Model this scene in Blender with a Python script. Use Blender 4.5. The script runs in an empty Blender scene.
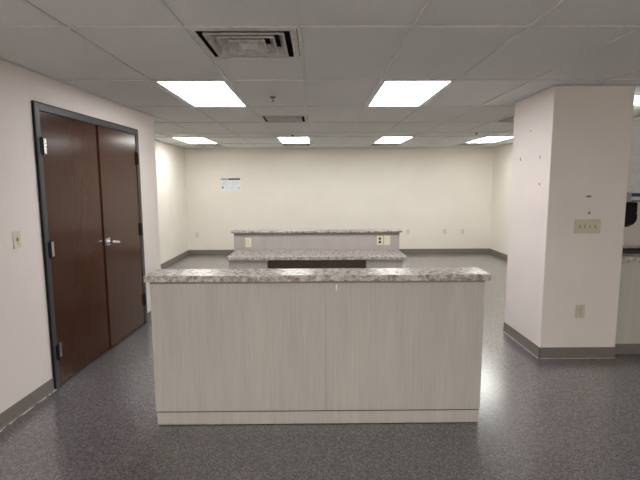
import bpy, bmesh, math, random
from mathutils import Matrix, Vector
random.seed(4)
sc = bpy.context.scene
COL = sc.collection
H = 2.3955            # ceiling height (underside of the grid)
CAM_Z = 1.575

# ------------------------------------------------------------------ materials
def new_mat(name):
    m = bpy.data.materials.new(name); m.use_nodes = True
    nt = m.node_tree
    b = next(n for n in nt.nodes if n.type == 'BSDF_PRINCIPLED')
    return m, nt, b

def N(nt, typ, **kw):
    n = nt.nodes.new(typ)
    for k, v in kw.items():
        if k in n.inputs: n.inputs[k].default_value = v
        else: setattr(n, k, v)
    return n

def coords(nt, scale=(1, 1, 1)):
    tc = N(nt, 'ShaderNodeTexCoord'); mp = N(nt, 'ShaderNodeMapping')
    mp.inputs['Scale'].default_value = scale
    nt.links.new(tc.outputs['Object'], mp.inputs['Vector'])
    return mp.outputs['Vector']

def noise(nt, vec, scale, detail=3, rough=.5):
    n = N(nt, 'ShaderNodeTexNoise')
    n.inputs['Scale'].default_value = scale; n.inputs['Detail'].default_value = detail
    n.inputs['Roughness'].default_value = rough
    nt.links.new(vec, n.inputs['Vector'])
    return n.outputs['Fac']

def ramp(nt, fac, stops):
    r = N(nt, 'ShaderNodeValToRGB')
    el = r.color_ramp.elements
    while len(el) < len(stops): el.new(.5)
    for e, (p, c) in zip(el, stops):
        e.position = p; e.color = (*c, 1)
    nt.links.new(fac, r.inputs['Fac'])
    return r.outputs['Color']

def mixc(nt, fac, a, b, mode='MIX'):
    n = N(nt, 'ShaderNodeMix'); n.data_type = 'RGBA'; n.blend_type = mode
    for s, v in ((0, fac), (6, a), (7, b)):
        if hasattr(v, 'node'): nt.links.new(v, n.inputs[s])
        elif s == 0: n.inputs[s].default_value = v
        else: n.inputs[s].default_value = (*v, 1)
    return n.outputs[2]

def bump(nt, b, height, strength=.2, dist=.002):
    n = N(nt, 'ShaderNodeBump'); n.inputs['Strength'].default_value = strength
    n.inputs['Distance'].default_value = dist
    nt.links.new(height, n.inputs['Height']); nt.links.new(n.outputs['Normal'], b.inputs['Normal'])

def flat(name, c, rough=.5, metal=0, var=.06, scale=30, spec=None):
    m, nt, b = new_mat(name)
    v = coords(nt)
    f = noise(nt, v, scale, 3)
    lo = tuple(x * (1 - var) for x in c); hi = tuple(min(1, x * (1 + var)) for x in c)
    nt.links.new(ramp(nt, f, [(.3, lo), (.7, hi)]), b.inputs['Base Color'])
    b.inputs['Roughness'].default_value = rough; b.inputs['Metallic'].default_value = metal
    if spec is not None: b.inputs['Specular IOR Level'].default_value = spec
    return m

def paint(name, c):
    m, nt, b = new_mat(name)
    v = coords(nt)
    f = noise(nt, v, 1.3, 4)
    lo = tuple(x * .97 for x in c); hi = tuple(min(1, x * 1.02) for x in c)
    nt.links.new(ramp(nt, f, [(.35, lo), (.65, hi)]), b.inputs['Base Color'])
    b.inputs['Roughness'].default_value = .55; b.inputs['Specular IOR Level'].default_value = .3
    bump(nt, b, noise(nt, v, 140, 2), .12, .001)
    return m

WALL = paint('cream_wall_paint', (.85, .80, .74))

def mk_tile():
    m, nt, b = new_mat('mineral_ceiling_tile')
    v = coords(nt)
    f = noise(nt, v, 170, 3, .7)
    c1 = ramp(nt, f, [(.36, (.62, .625, .615)), (.47, (.81, .815, .80)), (1, (.84, .845, .83))])
    g = noise(nt, v, 1.1, 3)
    c2 = ramp(nt, g, [(.3, (.93, .93, .92)), (.7, (1, 1, 1))])
    nt.links.new(mixc(nt, 1.0, c1, c2, 'MULTIPLY'), b.inputs['Base Color'])
    b.inputs['Roughness'].default_value = .9; b.inputs['Specular IOR Level'].default_value = .1
    bump(nt, b, f, .35, .002)
    return m
TILE = mk_tile()
TBAR = flat('painted_steel_grid', (.70, .705, .695), .5)

def mk_floor():
    m, nt, b = new_mat('speckled_grey_vinyl_floor')
    v = coords(nt)
    vo = N(nt, 'ShaderNodeTexVoronoi'); vo.inputs['Scale'].default_value = 125
    nt.links.new(v, vo.inputs['Vector'])
    sp = N(nt, 'ShaderNodeSeparateColor'); nt.links.new(vo.outputs['Color'], sp.inputs[0]); f1 = sp.outputs[0]
    f2 = noise(nt, v, 42, 4, .6)
    f3 = noise(nt, v, .9, 3)
    c1 = ramp(nt, f1, [(.05, (.058, .054, .055)), (.5, (.126, .119, .121)), (.95, (.245, .235, .239))])
    c2 = ramp(nt, f2, [(.35, (.75, .74, .74)), (.65, (1.0, 1.0, 1.0))])
    c3 = ramp(nt, f3, [(.3, (.9, .9, .9)), (.7, (1, 1, 1))])
    c = mixc(nt, 1.0, mixc(nt, 1.0, c1, c2, 'MULTIPLY'), c3, 'MULTIPLY')
    nt.links.new(c, b.inputs['Base Color'])
    sc1 = noise(nt, v, 6, 4, .6)
    r = N(nt, 'ShaderNodeMapRange'); r.inputs['From Min'].default_value = .3; r.inputs['From Max'].default_value = .7
    r.inputs['To Min'].default_value = .33; r.inputs['To Max'].default_value = .35
    nt.links.new(sc1, r.inputs['Value']); nt.links.new(r.outputs['Result'], b.inputs['Roughness'])
    b.inputs['Specular IOR Level'].default_value = .6
    b.inputs['Coat Weight'].default_value = 1; b.inputs['Coat IOR'].default_value = 1.65; 
    cr = N(nt, 'ShaderNodeMapRange'); cr.inputs['From Min'].default_value = .35; cr.inputs['From Max'].default_value = .65
    cr.inputs['To Min'].default_value = .195; cr.inputs['To Max'].default_value = .21
    nt.links.new(noise(nt, v, 9, 5, .65), cr.inputs['Value']); nt.links.new(cr.outputs['Result'], b.inputs['Coat Roughness'])
    return m
FLOOR = mk_floor()

def mk_granite():
    m, nt, b = new_mat('granite_pattern_laminate')
    v = coords(nt)
    f1 = noise(nt, v, 28, 6, .7)
    f2 = noise(nt, v, 80, 4, .7)
    f3 = noise(nt, v, 120, 2, .6)
    c1 = ramp(nt, f1, [(.32, (.22, .175, .14)), (.43, (.37, .325, .28)), (.52, (.55, .52, .475)), (.63, (.74, .715, .675))])
    c2 = ramp(nt, f2, [(.34, (.36, .32, .29)), (.45, (.85, .83, .81)), (1, (1, 1, 1))])
    c3 = ramp(nt, f3, [(.3, (.55, .53, .52)), (.45, (1, 1, 1))])
    c = mixc(nt, .5, mixc(nt, .6, c1, c2, 'MULTIPLY'), c3, 'MULTIPLY')
    nt.links.new(c, b.inputs['Base Color'])
    b.inputs['Roughness'].default_value = .27; b.inputs['Specular IOR Level'].default_value = .6
    return m
GRANITE = mk_granite()

def mk_laminate(name, lo, mid, hi):
    m, nt, b = new_mat(name)
    v = coords(nt, (1, 1, .035))
    f1 = noise(nt, v, 70, 4, .65)
    v2 = coords(nt, (1, 1, .15))
    f2 = noise(nt, v2, 7, 3, .55)
    c1 = ramp(nt, f1, [(.3, lo), (.5, mid), (.7, hi)])
    c2 = ramp(nt, f2, [(.3, (.88, .885, .89)), (.7, (1, .99, .97))])
    nt.links.new(mixc(nt, 1.0, c1, c2, 'MULTIPLY'), b.inputs['Base Color'])
    b.inputs['Roughness'].default_value = .42
    bump(nt, b, f1, .05, .001)
    return m
LAM = mk_laminate('driftwood_grey_laminate', (.475, .452, .412), (.515, .491, .449), (.55, .526, .483))
KLAM = mk_laminate('green_grey_cabinet_laminate', (.53, .53, .475), (.56, .56, .505), (.59, .59, .535))

def mk_door():
    m, nt, b = new_mat('dark_stained_wood_veneer')
    v = coords(nt, (1, 1, .03))
    f1 = noise(nt, v, 120, 4, .6)
    v2 = coords(nt, (1, 1, .25))
    f2 = noise(nt, v2, 5, 3, .5)
    c1 = ramp(nt, f1, [(.3, (.053, .0185, .0072)), (.55, (.058, .021, .0085)), (.75, (.064, .0235, .0098))])
    c2 = ramp(nt, f2, [(.3, (.9, .9, .9)), (.7, (1, 1, 1))])
    nt.links.new(mixc(nt, 1.0, c1, c2, 'MULTIPLY'), b.inputs['Base Color'])
    b.inputs['Roughness'].default_value = .17; b.inputs['Specular IOR Level'].default_value = .36
    bump(nt, b, f2, .02, .004)
    return m
DOORWOOD = mk_door()
FRAME = flat('charcoal_door_frame_paint', (.055, .056, .062), .4)
BLACK = flat('black_plastic', (.008, .008, .009), .5, spec=.25)
GAP = flat('dark_seam_shadow_gap', (.07, .055, .045), .8)
BASE = flat('taupe_vinyl_cove_base', (.20, .178, .158), .45)
CAULK = flat('pale_caulk', (.62, .60, .57), .5)
IVORY = flat('ivory_plastic', (.72, .665, .54), .35)
PIVORY = flat('painted_over_plate', (.63, .58, .44), .45)
YIVORY = flat('yellowed_ivory_plastic', (.80, .77, .57), .35)
SLOT = flat('dark_socket_slot', (.05, .045, .035), .6)
CHROME = flat('brushed_chrome', (.72, .72, .74), .22, 1)
STEEL = flat('stainless_steel', (.30, .30, .31), .2, 1)
WHITE = flat('white_plastic', (.80, .80, .80), .4)
PAPER = flat('white_glossy_paper', (.80, .84, .89), .4)
NAVY = flat('dark_navy_print', (.012, .012, .025), .8, spec=.1)
GREYINK = flat('grey_print', (.33, .34, .37), .5)
PALEINK = flat('pale_grey_print', (.62, .66, .72), .5)
BLUE = flat('blue_print', (.03, .07, .28), .4)
VENT = flat('dusty_white_vent_enamel', (.60, .585, .56), .45, var=.18, scale=22)
DUCT = flat('dark_duct_interior', (.02, .019, .018), .8)
KNEE = flat('dark_brown_hardboard', (.13, .10, .068), .7)
CABWHITE = flat('pale_grey_cabinet_face', (.80, .79, .79), .45)
CHIP = flat('exposed_grey_plaster', (.22, .20, .175), .9)
CHIPW = flat('exposed_white_plaster', (.85, .83, .82), .9)

def mk_light(name, col, strength, stripes):
    m = bpy.data.materials.new(name); m.use_nodes = True
    nt = m.node_tree; nt.nodes.clear()
    out = N(nt, 'ShaderNodeOutputMaterial'); em = N(nt, 'ShaderNodeEmission')
    nt.links.new(em.outputs[0], out.inputs[0])
    em.inputs['Strength'].default_value = strength
    if stripes:
        v = coords(nt)
        w = N(nt, 'ShaderNodeTexWave'); w.wave_type = 'BANDS'; w.bands_direction = 'X'; w.wave_profile = 'SIN'
        w.inputs['Scale'].default_value = 1.75; w.inputs['Distortion'].default_value = .0
        w.inputs['Phase Offset'].default_value = 1.2
        nt.links.new(v, w.inputs['Vector'])
        lo = tuple(c * .80 for c in col)
        nt.links.new(ramp(nt, w.outputs['Fac'], [(0, lo), (.75, col)]), em.inputs['Color'])
    else:
        em.inputs['Color'].default_value = (*col, 1)
    return m
LENS_FRONT = mk_light('lit_prismatic_lens_cool', (.95, .90, .95), 16.0, True)
LENS_REAR = mk_light('lit_prismatic_lens', (.98, .98, .92), 14.5, False)
LENS_KITCHEN = mk_light('lit_prismatic_lens_small', (.93, .98, 1.0), 6.0, False)
LENS_FILL = mk_light('added_fill_lens_side', (1.0, .96, .95), 2.5, False)  # unseen fill panel, added to brighten the kitchenette cabinet and pillar
LENS_BACK = mk_light('lit_prismatic_lens_neutral', (1.0, .965, .95), 56.0, False)

# ------------------------------------------------------------------ mesh helpers
class MB:
    """collects shapes, then links them as ONE mesh object"""
    def __init__(self): self.bm = bmesh.new()
    def box(self, x0, x1, y0, y1, z0, z1, bev=0, seg=2):
        t = bmesh.new()
        bmesh.ops.create_cube(t, size=1)
        for v in t.verts:
            v.co = Vector(((x0 + x1) / 2 + v.co.x * (x1 - x0), (y0 + y1) / 2 + v.co.y * (y1 - y0), (z0 + z1) / 2 + v.co.z * (z1 - z0)))
        if bev: bmesh.ops.bevel(t, geom=t.edges[:], offset=bev, segments=seg, profile=.5, affect='EDGES')
        return self._add(t)
    def _add(self, t, M=None):
        if M is not None: bmesh.ops.transform(t, matrix=M, verts=t.verts)
        me = bpy.data.meshes.new('tmp'); t.to_mesh(me); t.free()
        self.bm.from_mesh(me); bpy.data.meshes.remove(me)
        return self
    def cyl(self, p, q, r, r2=None, seg=20):
        p, q = Vector(p), Vector(q); d = q - p
        t = bmesh.new()
        bmesh.ops.create_cone(t, cap_ends=True, segments=seg, radius1=r, radius2=r if r2 is None else r2, depth=d.length)
        M = Matrix.Translation((p + q) / 2) @ d.to_track_quat('Z', 'Y').to_matrix().to_4x4()
        return self._add(t, M)
    def ball(self, c, r, s=(1, 1, 1)):
        t = bmesh.new(); bmesh.ops.create_uvsphere(t, u_segments=16, v_segments=10, radius=r)
        return self._add(t, Matrix.Translation(c) @ Matrix.Diagonal((*s, 1)))
    def poly(self, pts):
        self.bm.faces.new([self.bm.verts.new(p) for p in pts]); return self
    def frustum_ring(self, s0, z0, s1, z1, th):
        """four slanted blades: square half-size s0 at z0 to s1 at z1, th thick"""
        def sq(s, z): return [self.bm.verts.new(c) for c in ((-s, -s, z), (s, -s, z), (s, s, z), (-s, s, z))]
        a, b = sq(s0, z0), sq(s1, z1); c, d = sq(s0 - th, z0), sq(s1 - th, z1)
        for i in range(4):
            j = (i + 1) % 4
            for q in ((a[i], a[j], b[j], b[i]), (c[j], c[i], d[i], d[j]), (a[j], a[i], c[i], c[j]), (b[i], b[j], d[j], d[i])):
                self.bm.faces.new(q)
        return self
    def build(self, name, mat, parent=None, M=None, smooth=False):
        if M is not None: bmesh.ops.transform(self.bm, matrix=M, verts=self.bm.verts)
        if parent is not None and parent.get('_wx') is not None:   # shapes given in world coordinates
            bmesh.ops.translate(self.bm, vec=-Vector(parent['_wx']), verts=self.bm.verts)
        bmesh.ops.recalc_face_normals(self.bm, faces=self.bm.faces)
        me = bpy.data.meshes.new(name); self.bm.to_mesh(me); self.bm.free()
        if smooth:
            for p in me.polygons: p.use_smooth = True
        me.materials.append(mat)
        o = bpy.data.objects.new(name, me); COL.objects.link(o)
        if parent is not None: o.parent = parent
        return o

def tag(o, label, cat, group=None):
    o['label'] = label; o['category'] = cat
    if group: o['group'] = group
    return o

def thing(name, label, cat, loc=(0, 0, 0), group=None, world=False):
    o = bpy.data.objects.new(name, None); o.empty_display_size = .1
    COL.objects.link(o); o.location = loc
    tag(o, label, cat, group)
    if world: o['_wx'] = list(loc)      # its parts are given in world coordinates
    return o

def struct(o):
    o['kind'] = 'structure'; return o

def sroot(name, M=None):
    o = bpy.data.objects.new(name, None); o.empty_display_size = .1; COL.objects.link(o)
    if M is not None: o.matrix_world = M
    return struct(o)

def dup(root, loc, rz=0, label=None, group=None):
    r = root.copy(); COL.objects.link(r)
    r.location = loc; r.rotation_euler = (0, 0, rz)
    if label: r['label'] = label
    if group: r['group'] = group
    for ch in list(root.children):
        c = ch.copy(); COL.objects.link(c); c.parent = r
        for g in list(ch.children):
            d = g.copy(); COL.objects.link(d); d.parent = c
    return r

# ------------------------------------------------------------------ room shell
Y0, YB = -4.0, 10.32          # wall behind the viewpoint, back wall
XRL, XRR = -2.935, 4.02       # rear room side walls
XR = 5.2                      # front right wall
# left wall stands a little out of square: local frame u along the wall, n into the room
WA = math.atan(-.041)
ML = Matrix.Translation((-2.05, 3.3, 0)) @ Matrix.Rotation(WA, 4, 'Z')   # local y along wall, local x into the room
U_END = 2.32
def LW(x, u, z=0): return ML @ Vector((x, u, z))

struct(MB().box(-3.2, XR + .1, Y0 - .1, YB + .1, -.1, 0).build('floor', FLOOR))

# left wall around the double door opening (door from u=.075 to u=1.90)
DU0, DU1, DH = .078, 1.803, 2.178
w = MB()
w.box(-.14, 0, Y0 - 3.3, DU0 + .02, 0, H + .05)
w.box(-.14, 0, DU1 - .02, U_END, 0, H + .05)
w.box(-.14, 0, DU0 + .02, DU1 - .02, DH - .02, H + .05)
struct(w.build('wall_left', WALL, M=ML))
pe = LW(0, U_END)
w = MB()
w.box(XRL - .1, pe.x - .143, pe.y - .14, pe.y, 0, H + .05)      # return into the rear room
w.box(XRL - .12, XRL, pe.y, YB + .1, 0, H + .05)
struct(w.build('wall_left_rear', WALL))
struct(MB().box(XRL - .12, XRR + .12, YB, YB + .1, 0, H + .05).build('wall_back', WALL))
w = MB()
w.box(XRR, XRR + .12, 5.1, YB, 0, H + .05)
struct(w.build('wall_right_rear', WALL))
w = MB()
w.box(2.30, 3.30, 4.97, 5.1, 0, H + .05); w.box(4.02, XR, 4.97, 5.1, 0, H + .05); w.box(3.30, 4.02, 4.97, 5.1, 0, 2.165)
w.box(2.30, 2.718, 4.722, 4.97, 0, H + .05)
struct(w.build('wall_kitchen', WALL))
struct(MB().box(2.7195, XR, 4.64, 4.968, 0, 2.165).build('wall_kitchen_low', WALL))
struct(MB().box(XR, XR + .1, Y0, 5.1, 0, H + .05).build('wall_right', WALL))
struct(MB().box(-3.2, XR + .1, Y0 - .1, Y0, 0, H + .05).build('wall_front', WALL))

# pillar
PX0, PX1, PY0, PY1 = 2.030, 2.718, 3.94, 4.72
pillar = struct(MB().box(PX0, PX1, PY0, PY1, 0, H + .05, .004).build('pillar', WALL))
def blob(n, r, seed, depth=.0025):
    """an irregular thin chip outline in the xz plane facing -y"""
    rnd = random.Random(seed); m = MB(); k = 9
    pts = [(r[0] * (.65 + .5 * rnd.random()) * math.cos(2 * math.pi * i / k), r[1] * (.65 + .5 * rnd.random()) * math.sin(2 * math.pi * i / k)) for i in range(k)]
    a = [m.bm.verts.new((x, -depth, z)) for x, z in pts]; b = [m.bm.verts.new((x, .001, z)) for x, z in pts]
    m.bm.faces.new(a); m.bm.faces.new(b[::-1])
    for i in range(k): m.bm.faces.new((a[i], b[i], b[(i + 1) % k], a[(i + 1) % k]))
    return m
def chip_front(x, z, r, mat, seed):
    o = blob(0, r, seed).build('wall_chip', mat, pillar, Matrix.Translation((x, PY0 + .0008, z)))
def chip_side(y, z, r, mat, seed):
    o = blob(0, r, seed).build('wall_chip', mat, pillar, Matrix.Translation((PX0 + .0008, y, z)) @ Matrix.Rotation(-math.pi / 2, 4, 'Z'))

# ceiling grid: columns every .6096, rows of 1.219
GX = [round(-.0862 + .6096 * i, 4) for i in range(-5, 10)]
GY = [-3.598, -2.379, -1.160, .0587, 1.278, 2.497, 3.716, 4.935, 6.154, 7.374, 8.00, 9.219, 10.44]
HALF = {}
def half_rows():
    ys = set(GY) | {Y0 - .1}
    for a, b in zip(GY, GY[1:]):
        ys.add(round((a + b) / 2, 4)) if b - a > 1 else None
    ys.add(2.497 + .6096); ys.add(6.154 - .6096); ys.add(9.219 + .61)
    out = []
    for y in sorted(ys):
        if not out or y - out[-1] > .02: out.append(y)
    return out
YS = half_rows()
XS = [-3.2] + GX + [XR + .1]
XS = [x for x in XS if -3.2 <= x <= XR + .1]
LIGHT_F = [(-2, 3.716), (1, 3.716)]
LIGHT_R = [(-4, 8.00), (-1, 8.00), (2, 8.00), (5, 8.00)]
LIGHT_B = [(-2, -2.379), (1, -2.379), (6, 1.278)]
VENTS = [(-1, 2.497), (-1, 6.154 - .6096), (4, 6.154 - .6096), (-4, 9.219), (-1, 9.219), (2, 9.219), (5, 9.219)]
gx = lambda i: -.0862 + .6096 * i
KL = (gx(5), 4.325, 1)      # small kitchen light cell: half a row
holes = [(gx(i), y, gx(i) + .6096, y + 1.219) for i, y in LIGHT_F + LIGHT_R + LIGHT_B] + \
        [(gx(i), y, gx(i) + .6096, y + .6096) for i, y in VENTS] + [(gx(5), 4.3255, gx(6), 4.935)]
def in_hole(x, y): return any(a < x < c and b < y < d for a, b, c, d in holes)
cm = MB()
for x0, x1 in zip(XS, XS[1:]):
    for y0, y1 in zip(YS, YS[1:]):
        if not in_hole((x0 + x1) / 2, (y0 + y1) / 2):
            cm.box(x0, x1, y0, y1, H + .010, H + .026)
bmesh.ops.remove_doubles(cm.bm, verts=cm.bm.verts, dist=.0004)
ceiling = struct(cm.build('ceiling', TILE))
# T-bars
tb = MB(); hw = .0095
def bar_x(y, xa, xb): tb.box(xa, xb, y - hw, y + hw, H, H + .0095)
def bar_y(x, ya, yb): tb.box(x - hw, x + hw, ya, yb, H + .0002, H + .0096)
def xlim(y):   # ceiling span between the walls at this depth
    return (LW(.0, y - 3.3).x, XR) if y < pe.y else (XRL, XRR)
def blocked(x, y): return PX0 - .001 < x < PX1 + .001 and PY0 < y < PY1
for y in GY[:-1] + [2.497 + .6096, 6.154 - .6096, 9.219 + .61]:
    full = y in GY
    xl, xr = xlim(y)
    edges = [xl] + [x for x in GX if xl < x < xr] + [xr]
    for a, b in zip(edges, edges[1:]):
        if not full and not any(abs(gx(i) - a) < .01 and y - .7 < vy < y + .7 for i, vy in VENTS): continue
        if blocked((a + b) / 2, y): continue
        bar_x(y, a + (hw if a in GX else 0), b - (hw if b in GX else 0))
bar_x(4.3255, gx(5) + hw, gx(6) - hw)
for x in GX:
    if x < -2.2: ya = pe.y
    elif x < -1.9: ya = pe.y + .01
    else: ya = Y0
    yb = YB if x < XRR else 4.96
    if x > XR or x < XRL: continue
    if PX0 < x < PX1:
        bar_y(x, ya, PY0); bar_y(x, 5.1, yb)
    elif 2.3 < x and yb > 5: bar_y(x, ya, 4.968); bar_y(x, 5.102, yb)
    else: bar_y(x, ya, yb)
struct(tb.build('trim_1', TBAR))           # the exposed suspended-ceiling grid
# wall angle moulding
am = MB()
am.box(.0005, .022, Y0 - 3.3 + .1, U_END, H - .0006, H + .0052)
bmesh.ops.transform(am.bm, matrix=ML, verts=am.bm.verts)
am.box(XRL + .0005, XRL + .022, pe.y, YB - .0005, H - .0006, H + .005)
am.box(XRL + .022, XRR - .022, YB - .022, YB - .0005, H - .0006, H + .005)
am.box(XRR - .022, XRR - .0005, 5.1, YB - .0005, H - .0006, H + .005)
am.box(PX0 - .022, PX0 - .0005, PY0 - .022, PY1, H - .0006, H + .005)
am.box(PX0 - .0005, PX1 + .022, PY0 - .022, PY0 - .0005, H - .0006, H + .005)
struct(am.build('trim_2', TBAR))

# baseboards
BH = .10
def base_strip(m, x0, x1, y0, y1): m.box(x0, x1, y0, y1, 0.0005, BH, .0015, 1)
b = MB(); b.box(.0006, .007, Y0 - 3.3 + .05, DU0 - .011, .0005, BH, .0015, 1); b.box(.0006, .007, DU1 + .011, U_END + .006, .0005, BH, .0015, 1)
b.box(.0006, .016, Y0 - 3.3 + .05, DU0, .0005, .008, .002, 1); b.box(.0006, .016, DU1, U_END + .006, .0005, .008, .002, 1)
bl = struct(b.build('baseboard_left', BASE, M=ML))
b = MB(); base_strip(b, XRL + .0006, XRL + .007, pe.y, YB - .001); b.box(XRL + .0006, XRL + .018, pe.y, YB - .001, .0005, .008)
struct(b.build('baseboard_left_rear', BASE))
b = MB(); base_strip(b, XRL + .008, XRR - .008, YB - .007, YB - .0006); b.box(XRL + .02, XRR - .02, YB - .018, YB - .0006, .0005, .008)
struct(b.build('baseboard_back', BASE))
b = MB(); base_strip(b, XRR - .007, XRR - .0006, 5.11, YB - .001); b.box(XRR - .018, XRR - .0006, 5.11, YB - .001, .0005, .008)
struct(b.build('baseboard_right', BASE))
b = MB()
base_strip(b, PX0 - .007, PX0 - .0006, PY0 - .007, PY1); base_strip(b, PX0 - .007, PX1 + .007, PY0 - .007, PY0 - .0006); base_strip(b, PX1 + .0006, PX1 + .007, PY0 - .007, 3.998)
b.box(PX0 - .016, PX0 - .0006, PY0 - .016, PY1, .0005, .008, .002, 1); b.box(PX0 - .016, PX1 + .007, PY0 - .016, PY0 - .0006, .0005, .008, .002, 1)
bp = struct(b.build('baseboard_pillar', BASE))
# ragged pale caulk / wax line along the foot of the pillar and the left wall
c = MB()
for k in range(26):
    a = PY0 - .016 + k * .03
    wv = .003 + .004 * random.random()
    c.box(PX0 - .017 - wv, PX0 - .0165, a, a + .031, .0004, .0032)
for k in range(22):
    a = PX0 + k * .031; wv = .002 + .004 * random.random()
    c.box(a, a + .031, PY0 - .017 - wv, PY0 - .0165, .0004, .003)
c.build('caulk_line', CAULK, bp)
c = MB()
for k in range(60):
    a = -1.4 + k * .0245; wv = .002 + .009 * random.random() * (1 if k > 20 else .5)
    if random.random() < .85: c.box(.0165, .0165 + wv, a, a + .0246, .0004, .0026)
c.build('caulk_line', CAULK, bl, ML)

# ------------------------------------------------------------------ double door (in the left wall's frame)
door = sroot('door_1', ML)
door['label'] = 'dark brown double door in charcoal metal frame'
f = MB(); FW = .05
f.box(-.12, .018, DU0, DU0 + FW, 0.001, DH, .002, 1)
f.box(-.12, .018, DU1 - FW, DU1, 0.001, DH, .002, 1)
f.box(-.12, .018, DU0 + FW + .0002, DU1 - FW - .0002, DH - FW, DH, .002, 1)
# stops behind the leaves
f.box(-.075, -.045, DU0 + FW, DU0 + FW + .016, .001, DH - FW)
f.box(-.075, -.045, DU1 - FW - .016, DU1 - FW, .001, DH - FW)
f.box(-.075, -.045, DU0 + FW, DU1 - FW, DH - FW - .016, DH - FW)
f.build('door_frame', FRAME, door)
e_ = MB(); e_.box(.0006, .017, DU0 - .010, DU0 - .0004, .001, DH + .009); e_.box(.0006, .017, DU1 + .0004, DU1 + .010, .001, DH + .009); e_.box(.0006, .017, DU0, DU1, DH + .0004, DH + .009)
e_.build('frame_sealant', BLACK, door)
UM = (DU0 + DU1) / 2
def leaf(u0, u1):
    return MB().box(-.034, .010, u0, u1, .012, DH - FW - .004, .0015, 1).build('door_leaf', DOORWOOD, door)
lf_a = leaf(DU0 + FW + .003, UM - .003); lf_b = leaf(UM + .003, DU1 - FW - .003)
MB().box(-.035, -.002, UM - .005, UM + .005, .012, DH - FW - .004).build('meeting_strip', DOORWOOD, door)
MB().box(-.05, -.044, DU0 + FW, DU1 - FW, .004, DH - FW).build('backing', BLACK, door)
for u, s, lf in ((DU0 + FW, 1, lf_a), (DU1 - FW, -1, lf_b)):
    for z in (1.87, 1.09, .285):
        hg = MB().cyl((.0215, u, z - .06), (.0215, u, z + .06), .0095, seg=14).ball((.0215, u, z + .062), .008).ball((.0215, u, z - .062), .008).box(.0185, .024, u - s * .022, u, z - .058, z + .058).build('hinge', BLACK, lf)
        if s > 0: MB().box(.0095, .0145, u + s * .014, u + s * .058, z - .057, z + .057, .001, 1).build('hinge_leaf', CHROME, lf)
hz = 1.045; hu = UM + .055
hd = MB().box(.010, .021, hu - .034, hu + .034, hz - .034, hz + .034, .003).cyl((.020, hu, hz), (.029, hu, hz), .026, .022, 24).cyl((.029, hu, hz), (.066, hu, hz), .011, seg=16).build('lever_handle', CHROME, lf_b)
MB().box(.057, .073, -.012, .125, -.012, .011, .006, 3).build('lever', CHROME, hd, Matrix.Translation((0, hu, hz)) @ Matrix.Rotation(math.radians(-9), 4, 'X'))
MB().box(.0095, .0115, UM + .0035, UM + .008, hz - .045, hz + .045).build('latch_plate', CHROME, lf_b)
hp = Matrix.Translation((0, DU1 - FW, 0))          # the active leaf stands very slightly ajar
lf_b.matrix_local = hp @ Matrix.Rotation(math.radians(.85), 4, 'Z') @ hp.inverted()

# ------------------------------------------------------------------ front counter
CX0, CX1, CY0 = -1.058, 1.078, 2.823
t = thing('reception_counter', 'long grey wood-grain counter base nearest the viewer, above a recessed kick strip', 'counter', (0, CY0, 0), world=True)
KZ = .089
MB().box(CX0 + .012, CX1 - .012, CY0 + .0185, 3.0, .006, .9695).build('counter_body', LAM, t)
SEAM = .061
MB().box(CX0, SEAM - .0006, CY0, CY0 + .018, KZ + .009, .9695, .0008, 1).build('front_panel', LAM, t)
MB().box(SEAM + .0006, CX1, CY0, CY0 + .018, KZ + .009, .9695, .0008, 1).build('front_panel', LAM, t)
MB().box(CX0, CX0 + .0115, CY0 + .0185, 3.005, KZ + .009, .9695, .0008, 1).build('end_panel', LAM, t)
MB().box(CX1 - .0115, CX1, CY0 + .0185, 3.005, KZ + .009, .9695, .0008, 1).build('end_panel', LAM, t)
MB().box(CX0 + .006, CX1 - .005, CY0 + .003, CY0 + .018, .005, KZ, .0008, 1).build('kick_plate', LAM, t)
MB().box(CX0 + .006, CX1 - .006, CY0 + .006, CY0 + .018, KZ + .0002, KZ + .0088).build('reveal', GAP, t)
MB().box(CX0 + .011, CX1 - .011, CY0 + .008, 2.99, .0005, .0048).build('shim', GAP, t)
s = MB().box(.124, .1335, CY0 - .0012, CY0 - .0003, .905, .943, 0).build('sticker', WHITE, t); s['label'] = 'small blank white sticker'

def slab(name, x0, x1, y0, y1, z0, z1, label, cat='countertop'):
    o = bpy.data.objects.new(name, None)
    m = MB().box(x0, x1, y0, y1, z0, z1, .004, 2).build(name, GRANITE)
    bpy.data.objects.remove(o)
    c = Vector(((x0 + x1) / 2, (y0 + y1) / 2, z0))
    m.data.transform(Matrix.Translation(-c)); m.location = c
    return tag(m, label, cat)
OVERHANG_SHADE = flat('brown_grey_shade_strip', (.24, .205, .17), .5)  # dark colour standing in for the shade under the slab overhangs
MB().box(CX0 + .004, CX1 - .004, CY0 - .010, CY0 - .0004, .956, .9695, .001, 1).build('overhang_shade_strip', OVERHANG_SHADE, t)
slab('countertop', -1.085, 1.105, 2.795, 3.032, .970, 1.0105, 'brown and grey granite-pattern countertop on the counter nearest the viewer')

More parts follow.
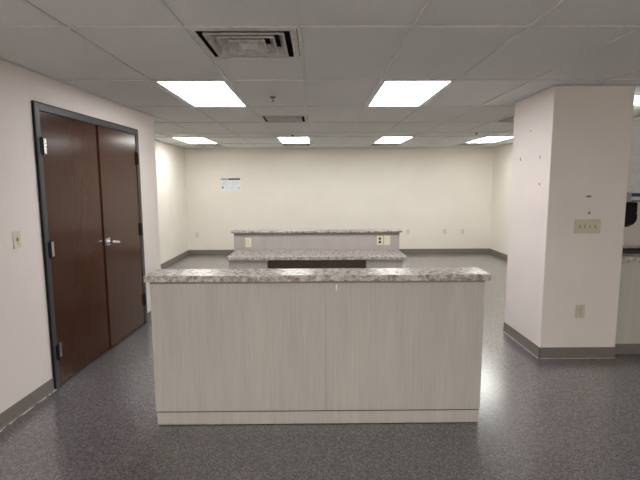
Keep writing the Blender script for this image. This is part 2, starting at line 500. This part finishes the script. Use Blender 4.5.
# ------------------------------------------------------------------ rear workstation
RX0, RX1, RY = -1.058, 1.076, 5.78
t = thing('counter_partition', 'grey wood-grain half-height partition behind the desk, under the raised ledge', 'partition', (0, RY, 0), world=True)
MB().box(RX0 + .012, RX1 - .012, RY + .0185, RY + .12, .001, .966).build('partition_body', LAM, t)
MB().box(RX0, RX1, RY, RY + .018, .001, .966, .0008, 1).build('face_panel', LAM, t)
for a, b_ in ((RX0, RX0 + .0115), (RX1 - .0115, RX1)):
    MB().box(a, b_, RY + .0185, RY + .12, .001, .966, .0008, 1).build('end_panel', LAM, t)
MB().box(RX0 + .004, RX1 - .004, RY - .016, RY - .0004, .938, .966, .001, 1).build('overhang_shade_strip', OVERHANG_SHADE, t)  # painted shade strip beneath the ledge overhang
slab('raised_ledge', -1.09, 1.108, RY - .035, RY + .145, .9665, .989, 'granite-pattern raised ledge topping the far partition, higher than the desk', 'ledge')
DZ0, DZ1, DY = .703, .743, 5.205
slab('desk_worktop', -1.04, 1.062, DY, RY - .0015, DZ0, DZ1, 'lower granite-pattern desk worktop in front of the far partition', 'worktop')
KX0, KX1 = -.572, .588
def pedestal(x0, x1, label, handles, holes_):
    t = thing('drawer_pedestal', label, 'cabinet', ((x0 + x1) / 2, DY + .03, 0), 'drawer pedestals under the desk', world=True)
    y0, y1 = DY + .03, RY - .02
    MB().box(x0, x1, y0 + .0195, y1, .10, DZ0 - .001).build('carcass', LAM, t)
    MB().box(x0 + .005, x1 - .005, y0 + .06, y1 - .005, .001, .0995).build('plinth', LAM, t)
    for z0, z1 in ((.555, DZ0 - .004), (.40, .552), (.104, .397)):
        d = MB().box(x0 + .002, x1 - .002, y0, y0 + .019, z0, z1, .0012, 1).build('drawer_front', LAM, t)
        cx = (x0 + x1) / 2; zc = .637 if z0 > .5 else (z0 + z1) / 2
        if handles:
            m = MB().cyl((cx - .048, y0 + .001, zc), (cx - .048, y0 - .025, zc), .004, seg=10).cyl((cx + .048, y0 + .001, zc), (cx + .048, y0 - .025, zc), .004, seg=10).cyl((cx - .075, y0 - .026, zc), (cx + .075, y0 - .026, zc), .006, seg=12)
            m.build('handle', CHROME, d)
        if holes_ and z0 > .5:
            for hx in (-.852, -.748):
                MB().cyl((hx, y0 + .002, .643), (hx, y0 - .0006, .643), .009, seg=14).build('screw_hole', SLOT, d)
    return t
pedestal(-1.028, KX0, 'left drawer pedestal under the desk, two bare handle holes in its top drawer', False, True)
tr = pedestal(KX1, 1.018, 'right drawer pedestal under the desk with slim chrome bar handle', True, False)
MB().box(1.0185, 1.05, DY + .03, RY - .02, .001, DZ0 - .001).build('filler_panel', CABWHITE, tr)
MB().box(KX0 + .002, KX1 - .002, DY + .10, DY + .118, .10, DZ0 - .001).build('modesty_panel', KNEE, thing('knee_space_panel', 'dark brown board closing the knee space under the desk', 'panel', (0, DY + .1, 0)))
for ch in [o for o in bpy.data.objects if o.name.startswith('modesty_panel')]:
    ch.location = (0, -(DY + .1), 0)
    ch.data.transform(Matrix.Translation(ch.location)); ch.location = (0, 0, 0)
    # legs carrying the board to the floor
    p = ch.parent
    for sx in (KX0 + .012, KX1 - .03):
        MB().box(sx, sx + .018, .0, .018, .0, .0995).build('foot', KNEE, p)

# ------------------------------------------------------------------ wall plates (built facing -y, origin on the wall)
def outlet_at(name, label, mat, wd, hg, group=None):
    t = thing(name, label, 'outlet', group=group)
    MB().box(-wd / 2, wd / 2, -.006, -.0003, -hg / 2, hg / 2, .0022, 2).build('cover_plate', mat, t)
    for s in (1, -1):
        z = s * .0195
        r = MB().cyl((0, -.0058, z), (0, -.0085, z), .0165, .0158, 24).build('receptacle', mat, t)
        MB().box(-.0075, -.0050, -.0092, -.0080, z - .001, z + .008).box(.0050, .0075, -.0092, -.0080, z - .001, z + .008).cyl((0, -.0080, z - .008), (0, -.0092, z - .008), .0028, seg=10).build('socket_slot', SLOT, r)
    MB().cyl((0, -.0055, 0), (0, -.0072, 0), .0032, seg=12).build('screw', CHROME, t)
    return t
PYF = PY0 - .0005
op = outlet_at('wall_outlet', 'ivory duplex outlet low on the pillar front', PIVORY, .082, .122)
op.location = (2.371, PYF, .436)
ow = outlet_at('wall_outlet', 'ivory outlet low on the back wall, left of the far counter', IVORY, .075, .118, 'outlets along the back wall')
ow.location = (-2.723, YB - .0005, .452)
dup(ow, (2.112, YB - .0005, .495), label='back-wall outlet just right of the far counter, leftmost of three')
dup(ow, (2.963, YB - .0005, .505), label='back-wall outlet in the middle of the three right of the far counter')
dup(ow, (3.372, YB - .0005, .498), label='back-wall outlet nearest the right corner, last of three')
o1 = outlet_at('wall_outlet', 'yellowed outlet under the ledge at its left end', YIVORY, .078, .12)
o1.location = (-.872, RY - .0005, .84)
# a brighter outlet with large dark holes beside a blank plate, at the ledge's right end
o2 = thing('wall_outlet', 'ivory outlet with two dark sockets under the ledge, left of a blank plate', 'outlet', (.822, RY - .0005, .862))
MB().box(-.039, .039, -.006, -.0003, -.06, .06, .0022, 2).build('cover_plate', YIVORY, o2)
for s in (1, -1):
    r = MB().cyl((0, -.0058, s * .022), (0, -.0085, s * .022), .0175, .0165, 24).build('receptacle', SLOT, o2)
MB().cyl((0, -.0055, 0), (0, -.0072, 0), .0032, seg=12).build('screw', CHROME, o2)
o3 = thing('blank_plate', 'ivory blank plate under the ledge, right of the outlet', 'wall plate', (.916, RY - .0005, .862))  # a blank cover plate with a raised insert
MB().box(-.04, .04, -.006, -.0003, -.06, .06, .0022, 2).build('cover_plate', YIVORY, o3)
MB().box(-.018, .018, -.0085, -.0058, -.034, .034, .0015, 1).build('insert', YIVORY, o3)

def toggle(parent, x, mat):
    b_ = MB().box(x - .006, x + .006, -.0075, -.0056, -.0125, .0125, .0008, 1).build('toggle_slot', SLOT, parent)
    m = MB().box(x - .0045, x + .0045, -.020, -.0065, -.004, .007, .001, 1)
    m.build('toggle', mat, parent)
s4 = thing('multi_switch', 'wide ivory plate of four toggle switches on the pillar front', 'light switch', (2.386, PYF, 1.203))
MB().box(-.114, .114, -.007, -.0003, -.062, .062, .0025, 2).build('cover_plate', PIVORY, s4)
for i in range(4): toggle(s4, -.069 + .046 * i, PIVORY)
s1 = thing('light_switch', 'single ivory light switch on the wall left of the double door', 'light switch')
MB().box(-.037, .037, -.006, -.0003, -.058, .058, .0022, 2).build('cover_plate', IVORY, s1)
toggle(s1, 0, IVORY)
for z in (.03, -.03): MB().cyl((0, -.0055, z), (0, -.0072, z), .0032, seg=12).build('screw', CHROME, s1)
p = LW(.0006, -.198, 1.212); s1.location = p; s1.rotation_euler = (0, 0, WA + math.pi / 2)

# chips and nail holes in the pillar
chip_front(2.384, 1.466, (.028, .011), CHIP, 3)
chip_front(2.397, 1.321, (.011, .013), CHIP, 5)
chip_front(2.171, 1.665, (.010, .010), CHIPW, 7)
chip_front(2.683, 1.473, (.012, .015), CHIPW, 8)
chip_front(2.12, 1.05, (.008, .008), CHIPW, 9)
for y, z in ((4.523, 1.817), (4.131, 1.818), (4.116, 1.575), (4.331, 2.071)):
    chip_side(y, z, (.009, .015) if z < 2 else (.008, .007), CHIP, int(y * 100))

# ------------------------------------------------------------------ poster on the back wall
t = thing('wall_notice', 'white notice with a dark header strip on the back wall', 'sign', (-1.926, YB - .0004, 1.597))
W2, H2 = .222, .143
MB().box(-W2, W2, -.005, 0, -H2, H2, .0008, 1).build('sheet', PAPER, t)
MB().box(-.045, W2 - .006, -.0062, -.0048, H2 - .045, H2 - .012).build('header_strip', NAVY, t)
MB().box(-W2 + .006, -.05, -.0062, -.0048, H2 - .045, H2 - .012).build('header_fade', GREYINK, t)
m = MB()
for col_x in (-.19, .02):
    for k in range(5):
        wd = .12 + .03 * ((k * 7 + int(col_x * 100)) % 3)
        m.box(col_x, col_x + wd, -.0060, -.0048, H2 - .075 - k * .02, H2 - .068 - k * .02)
m.box(-.12, .12, -.0060, -.0048, -H2 + .07, -H2 + .076)
m.box(-.10, .10, -.0060, -.0048, -H2 + .05, -H2 + .055)
m.build('text_lines', PALEINK, t)
MB().cyl((-.178, -.0048, -.075), (-.178, -.0062, -.075), .02, seg=20).build('icon', NAVY, t)
MB().box(.172, .196, -.0062, -.0048, -.098, -.062).build('icon', GREYINK, t)

# ------------------------------------------------------------------ ceiling fixtures
def troffer(name, label, lens, L, group=None, depth=1.219, wd=.6096):
    """origin at the cell's near left corner, ceiling plane"""
    t = thing(name, label, 'ceiling light', group=group)
    e, g = .013, .040
    hx, hy = wd, depth
    m = MB()
    m.box(e, g, e, hy - e, .0015, .010); m.box(hx - g, hx - e, e, hy - e, .0015, .010)
    m.box(g, hx - g, e, .034, .0015, .010); m.box(g, hx - g, hy - .034, hy - e, .0015, .010)
    m.box(e, hx - e, e, hy - e, .055, .06)
    m.build('frame', TBAR, t)
    l = MB().box(g - .004, hx - g + .004, .031, hy - .031, .0105, .0145)
    bmesh.ops.translate(l.bm, vec=(-hx / 2, -hy / 2, 0), verts=l.bm.verts)
    o = l.build('lens', lens, t); o.location = (hx / 2, hy / 2, 0)
    return t
g1 = 'ceiling light panels of the front row'
a = troffer('ceiling_light', 'cool bluish ceiling light panel near the front, left of centre', LENS_FRONT, 1, g1); a.location = (gx(-2), 3.716, H)
dup(a, (gx(1), 3.716, H), label='cool bluish ceiling light panel near the front, right of centre')
g2 = 'ceiling light panels by the back wall'
a = troffer('ceiling_light', 'bright panel in the far ceiling row, leftmost, by the rear left wall', LENS_REAR, 1, g2); a.location = (gx(-4), 8.0, H)
dup(a, (gx(-1), 8.0, H), label='bright panel in the far ceiling row, second from left')
dup(a, (gx(2), 8.0, H), label='bright panel in the far ceiling row, third from left')
dup(a, (gx(5), 8.0, H), label='bright panel in the far ceiling row, rightmost, beside the pillar')
g3 = 'ceiling light panels overhead behind the viewpoint'
a = troffer('ceiling_light', 'ceiling light panel overhead, behind the viewpoint', LENS_BACK, 1, g3); a.location = (gx(-2), -2.379, H)
dup(a, (gx(1), -2.379, H))
a = troffer('ceiling_light', 'added unseen fill light panel in the ceiling in front of the kitchenette, outside the picture to the right', LENS_FILL, 1); a.location = (gx(6), 1.278, H)
a = troffer('ceiling_light', 'square ceiling light over the kitchenette, right of the pillar', LENS_KITCHEN, 1, None, .6096); a.location = (gx(5), 4.3255, H)

def diffuser(label, group):
    """square four-way diffuser; origin at the cell centre, ceiling plane"""
    t = thing('ceiling_vent', label, 'air vent', group=group)
    S = .2915
    m = MB()
    m.box(-S, S, -S, -S + .036, .0006, .006); m.box(-S, S, S - .036, S, .0006, .006)
    m.box(-S, -S + .036, -S + .036, S - .036, .0006, .006); m.box(S - .036, S, -S + .036, S - .036, .0006, .006)
    m.build('flange', VENT, t)
    m = MB(); m.box(-S + .01, S - .01, -S + .01, S - .01, .095, .10)
    m.frustum_ring(S - .002, .0065, S - .002, .095, .004)
    m.build('plenum', DUCT, t)
    for s0 in (.222, .163, .104):
        MB().frustum_ring(s0 - .040, .046, s0, .002, .003).frustum_ring(s0 + .0002, .002, s0, -.007, .003).build('louver', VENT, t)
    m = MB().frustum_ring(.036, .046, .052, .002, .003); m.box(-.050, .050, -.050, .050, -.002, .0018)
    m.build('centre_plate', VENT, t)
    return t
gv = 'square ceiling vents'
v = diffuser('large square louvred ceiling vent nearest the viewer', gv)
lab = {1: 'square ceiling vent in the middle distance, left of centre beyond the front lights', 2: 'square ceiling vent half hidden by the pillar top',
       3: 'ceiling vent against the back wall behind the leftmost far light', 4: 'ceiling vent against the back wall behind the second far light',
       5: 'ceiling vent against the back wall behind the third far light', 6: 'ceiling vent against the back wall behind the rightmost far light'}
for k, (i, y) in enumerate(VENTS):
    loc = (gx(i) + .3048, y + .3048, H)
    if k == 0: v.location = loc
    else: dup(v, loc, label=lab[k])

def sprinkler(label):
    t = thing('sprinkler_head', label, 'sprinkler', group='sprinkler heads in the ceiling')
    MB().cyl((0, 0, .0055), (0, 0, -.006), .030, .024, 24).build('escutcheon', GREYM, t)
    MB().cyl((0, 0, -.003), (0, 0, -.012), .010, seg=14).cyl((-.009, 0, -.012), (-.007, 0, -.030), .0025, seg=8).cyl((.009, 0, -.012), (.007, 0, -.030), .0025, seg=8).cyl((-.011, 0, -.012), (.011, 0, -.012), .004, seg=8).cyl((0, 0, -.026), (0, 0, -.034), .006, seg=10).cyl((-.009, 0, -.030), (.009, 0, -.030), .003, seg=8).build('frame', GREYM, t)
    MB().cyl((0, 0, -.034), (0, 0, -.036), .013, seg=20).build('deflector', GREYM, t)
    return t
GREYM = flat('dull_grey_metal', (.16, .155, .15), .4, .8)
s = sprinkler('small sprinkler head hanging between the front light panels'); s.location = (-.402, 4.40, H)
dup(s, (-.385, 7.70, H), label='tiny far sprinkler head in front of the second far light')
dup(s, (2.60, 7.42, H), label='tiny far sprinkler head left of the pillar, before the rightmost light')

# ------------------------------------------------------------------ kitchenette beside the pillar
t = thing('sink_cabinet', 'green-grey base cabinet right of the pillar, under the sink counter', 'cabinet', (3.4, 4.02, 0), world=True)
MB().box(2.727, 4.6, 4.02, 4.63, .1005, .8625).build('carcass', KLAM, t)
MB().box(2.727, 4.6, 4.014, 4.6, .001, .0995, .001, 1).build('toe_base', BASE, t)
for x0 in (3.36, 3.98):
    d = MB().box(x0, x0 + .61, 4.002, 4.0195, .12, .85, .001, 1).build('door', KLAM, t)
    MB().cyl((x0 + .05, 3.975, .70), (x0 + .05, 3.975, .80), .005, seg=10).cyl((x0 + .05, 3.975, .71), (x0 + .05, 4.004, .71), .004, seg=8).cyl((x0 + .05, 3.975, .79), (x0 + .05, 4.004, .79), .004, seg=8).build('handle', CHROME, d)
m = MB()
SX0, SX1, SY0, SY1 = 2.86, 3.62, 4.10, 4.52
m.box(2.726, SX0, 4.0, 4.638, .864, .9185); m.box(SX1, 4.62, 4.0, 4.638, .864, .9185)
m.box(SX0, SX1, 4.0, SY0, .864, .9185); m.box(SX0, SX1, SY1, 4.638, .864, .9185)
tag(m.build('sink_countertop', GRANITE), 'granite-pattern countertop with the sink, right of the pillar', 'countertop')
t = thing('sink', 'stainless sink set in the countertop right of the pillar', 'sink', (3.24, 4.31, .92), world=True)
m = MB()
r = .018
m.box(SX0 - r, SX1 + r, SY0 - r, SY0 + .012, .919, .926, .002, 1); m.box(SX0 - r, SX1 + r, SY1 - .012, SY1 + .05, .919, .928, .002, 1)
m.box(SX0 - r, SX0 + .012, SY0 + .012, SY1 - .012, .919, .926, .002, 1); m.box(SX1 - .012, SX1 + r, SY0 + .012, SY1 - .012, .919, .926, .002, 1)
m.build('rim', STEEL, t)
m = MB(); q = .008
m.box(SX0 + .001, SX0 + q, SY0 + .001, SY1 - .001, .865, .9188); m.box(SX1 - q, SX1 - .001, SY0 + .001, SY1 - .001, .865, .9188)
m.box(SX0 + q, SX1 - q, SY0 + .001, SY0 + q, .865, .9188); m.box(SX0 + q, SX1 - q, SY1 - q, SY1 - .001, .865, .9188); m.box(SX0 + q, SX1 - q, SY0 + q, SY1 - q, .864, .868)
m.build('basin', STEEL, t)
MB().box(SX0 - .014, SX1 + .014, SY1 + .0505, SY1 + .085, .919, .945, .004, 2).build('back_ledge', CHROME, t)
t = thing('wall_cabinet', 'pale grey upper cabinet on the kitchenette wall right of the pillar', 'cabinet', (3.4, 4.5, 1.49), world=True)
MB().box(2.75, 4.6, 4.335, 4.639, 1.49, 2.164).build('carcass', CABWHITE, t)
for x0 in (2.755, 3.215, 3.675, 4.135):
    d = MB().box(x0, x0 + .455, 4.315, 4.3345, 1.492, 2.162, .001, 1).build('door', CABWHITE, t)
# box with a blue band and a black dispenser below it, on the wall
t = thing('paper_box', 'white box with a blue band on the wall above the black dispenser', 'box', (3.29, 4.6, 1.40), world=True)
MB().box(3.185, 3.45, 4.55, 4.6385, 1.392, 1.488, .002, 1).build('box_body', WHITE, t)
MB().box(3.187, 3.448, 4.5485, 4.5499, 1.445, 1.480).build('blue_band', BLUE, t)
MB().box(3.187, 3.448, 4.5485, 4.5499, 1.393, 1.408).build('lower_band', CHIP, t)
t = thing('wall_mounted_dispenser', 'black wall dispenser beside the pillar edge, above the sink', 'dispenser', (3.25, 4.6, 1.2), world=True)
m = MB(); prof = [(4.6385, 1.388), (4.535, 1.388), (4.525, 1.375), (4.525, 1.20), (4.56, 1.165), (4.6385, 1.13)]
a = [m.bm.verts.new((3.19, y, z)) for y, z in prof]; b_ = [m.bm.verts.new((3.237, y, z)) for y, z in prof]
m.bm.faces.new(a); m.bm.faces.new(b_[::-1])
for i in range(len(prof)): m.bm.faces.new((a[i], a[(i + 1) % 6], b_[(i + 1) % 6], b_[i]))
m.build('dispenser_body', BLACK, t)
MB().box(3.197, 3.230, 4.505, 4.5245, 1.21, 1.27, .004, 2).build('push_bar', BLACK, t)

for o in bpy.data.objects:
    if '_wx' in o: del o['_wx']

# ------------------------------------------------------------------ camera, world, view
cam = bpy.data.cameras.new('camera'); co = bpy.data.objects.new('camera', cam); COL.objects.link(co)
F = 451.8
cam.sensor_fit = 'HORIZONTAL'; cam.sensor_width = 36; cam.lens = F / 640 * 36; cam.clip_start = .02
R0 = Vector((0.99995, -0.0092518, -0.0039154)); U0 = Vector((0.0050071, 0.1210913, 0.9926287)); F0 = Vector((0.0087095, 0.9925983, -0.1211315))
co.matrix_world = Matrix(((R0.x, U0.x, -F0.x, 0), (R0.y, U0.y, -F0.y, 0), (R0.z, U0.z, -F0.z, CAM_Z), (0, 0, 0, 1)))
sc.camera = co
wd = bpy.data.worlds.new('world'); sc.world = wd; wd.use_nodes = True
wd.node_tree.nodes['Background'].inputs[0].default_value = (.02, .02, .02, 1)
vs = sc.view_settings
sc.display_settings.display_device = 'sRGB'
vs.view_transform = 'Standard'; vs.look = 'None'; vs.gamma = 1; vs.exposure = 0
vs.use_curve_mapping = False
sc.cycles.diffuse_bounces = 8; sc.cycles.max_bounces = 12
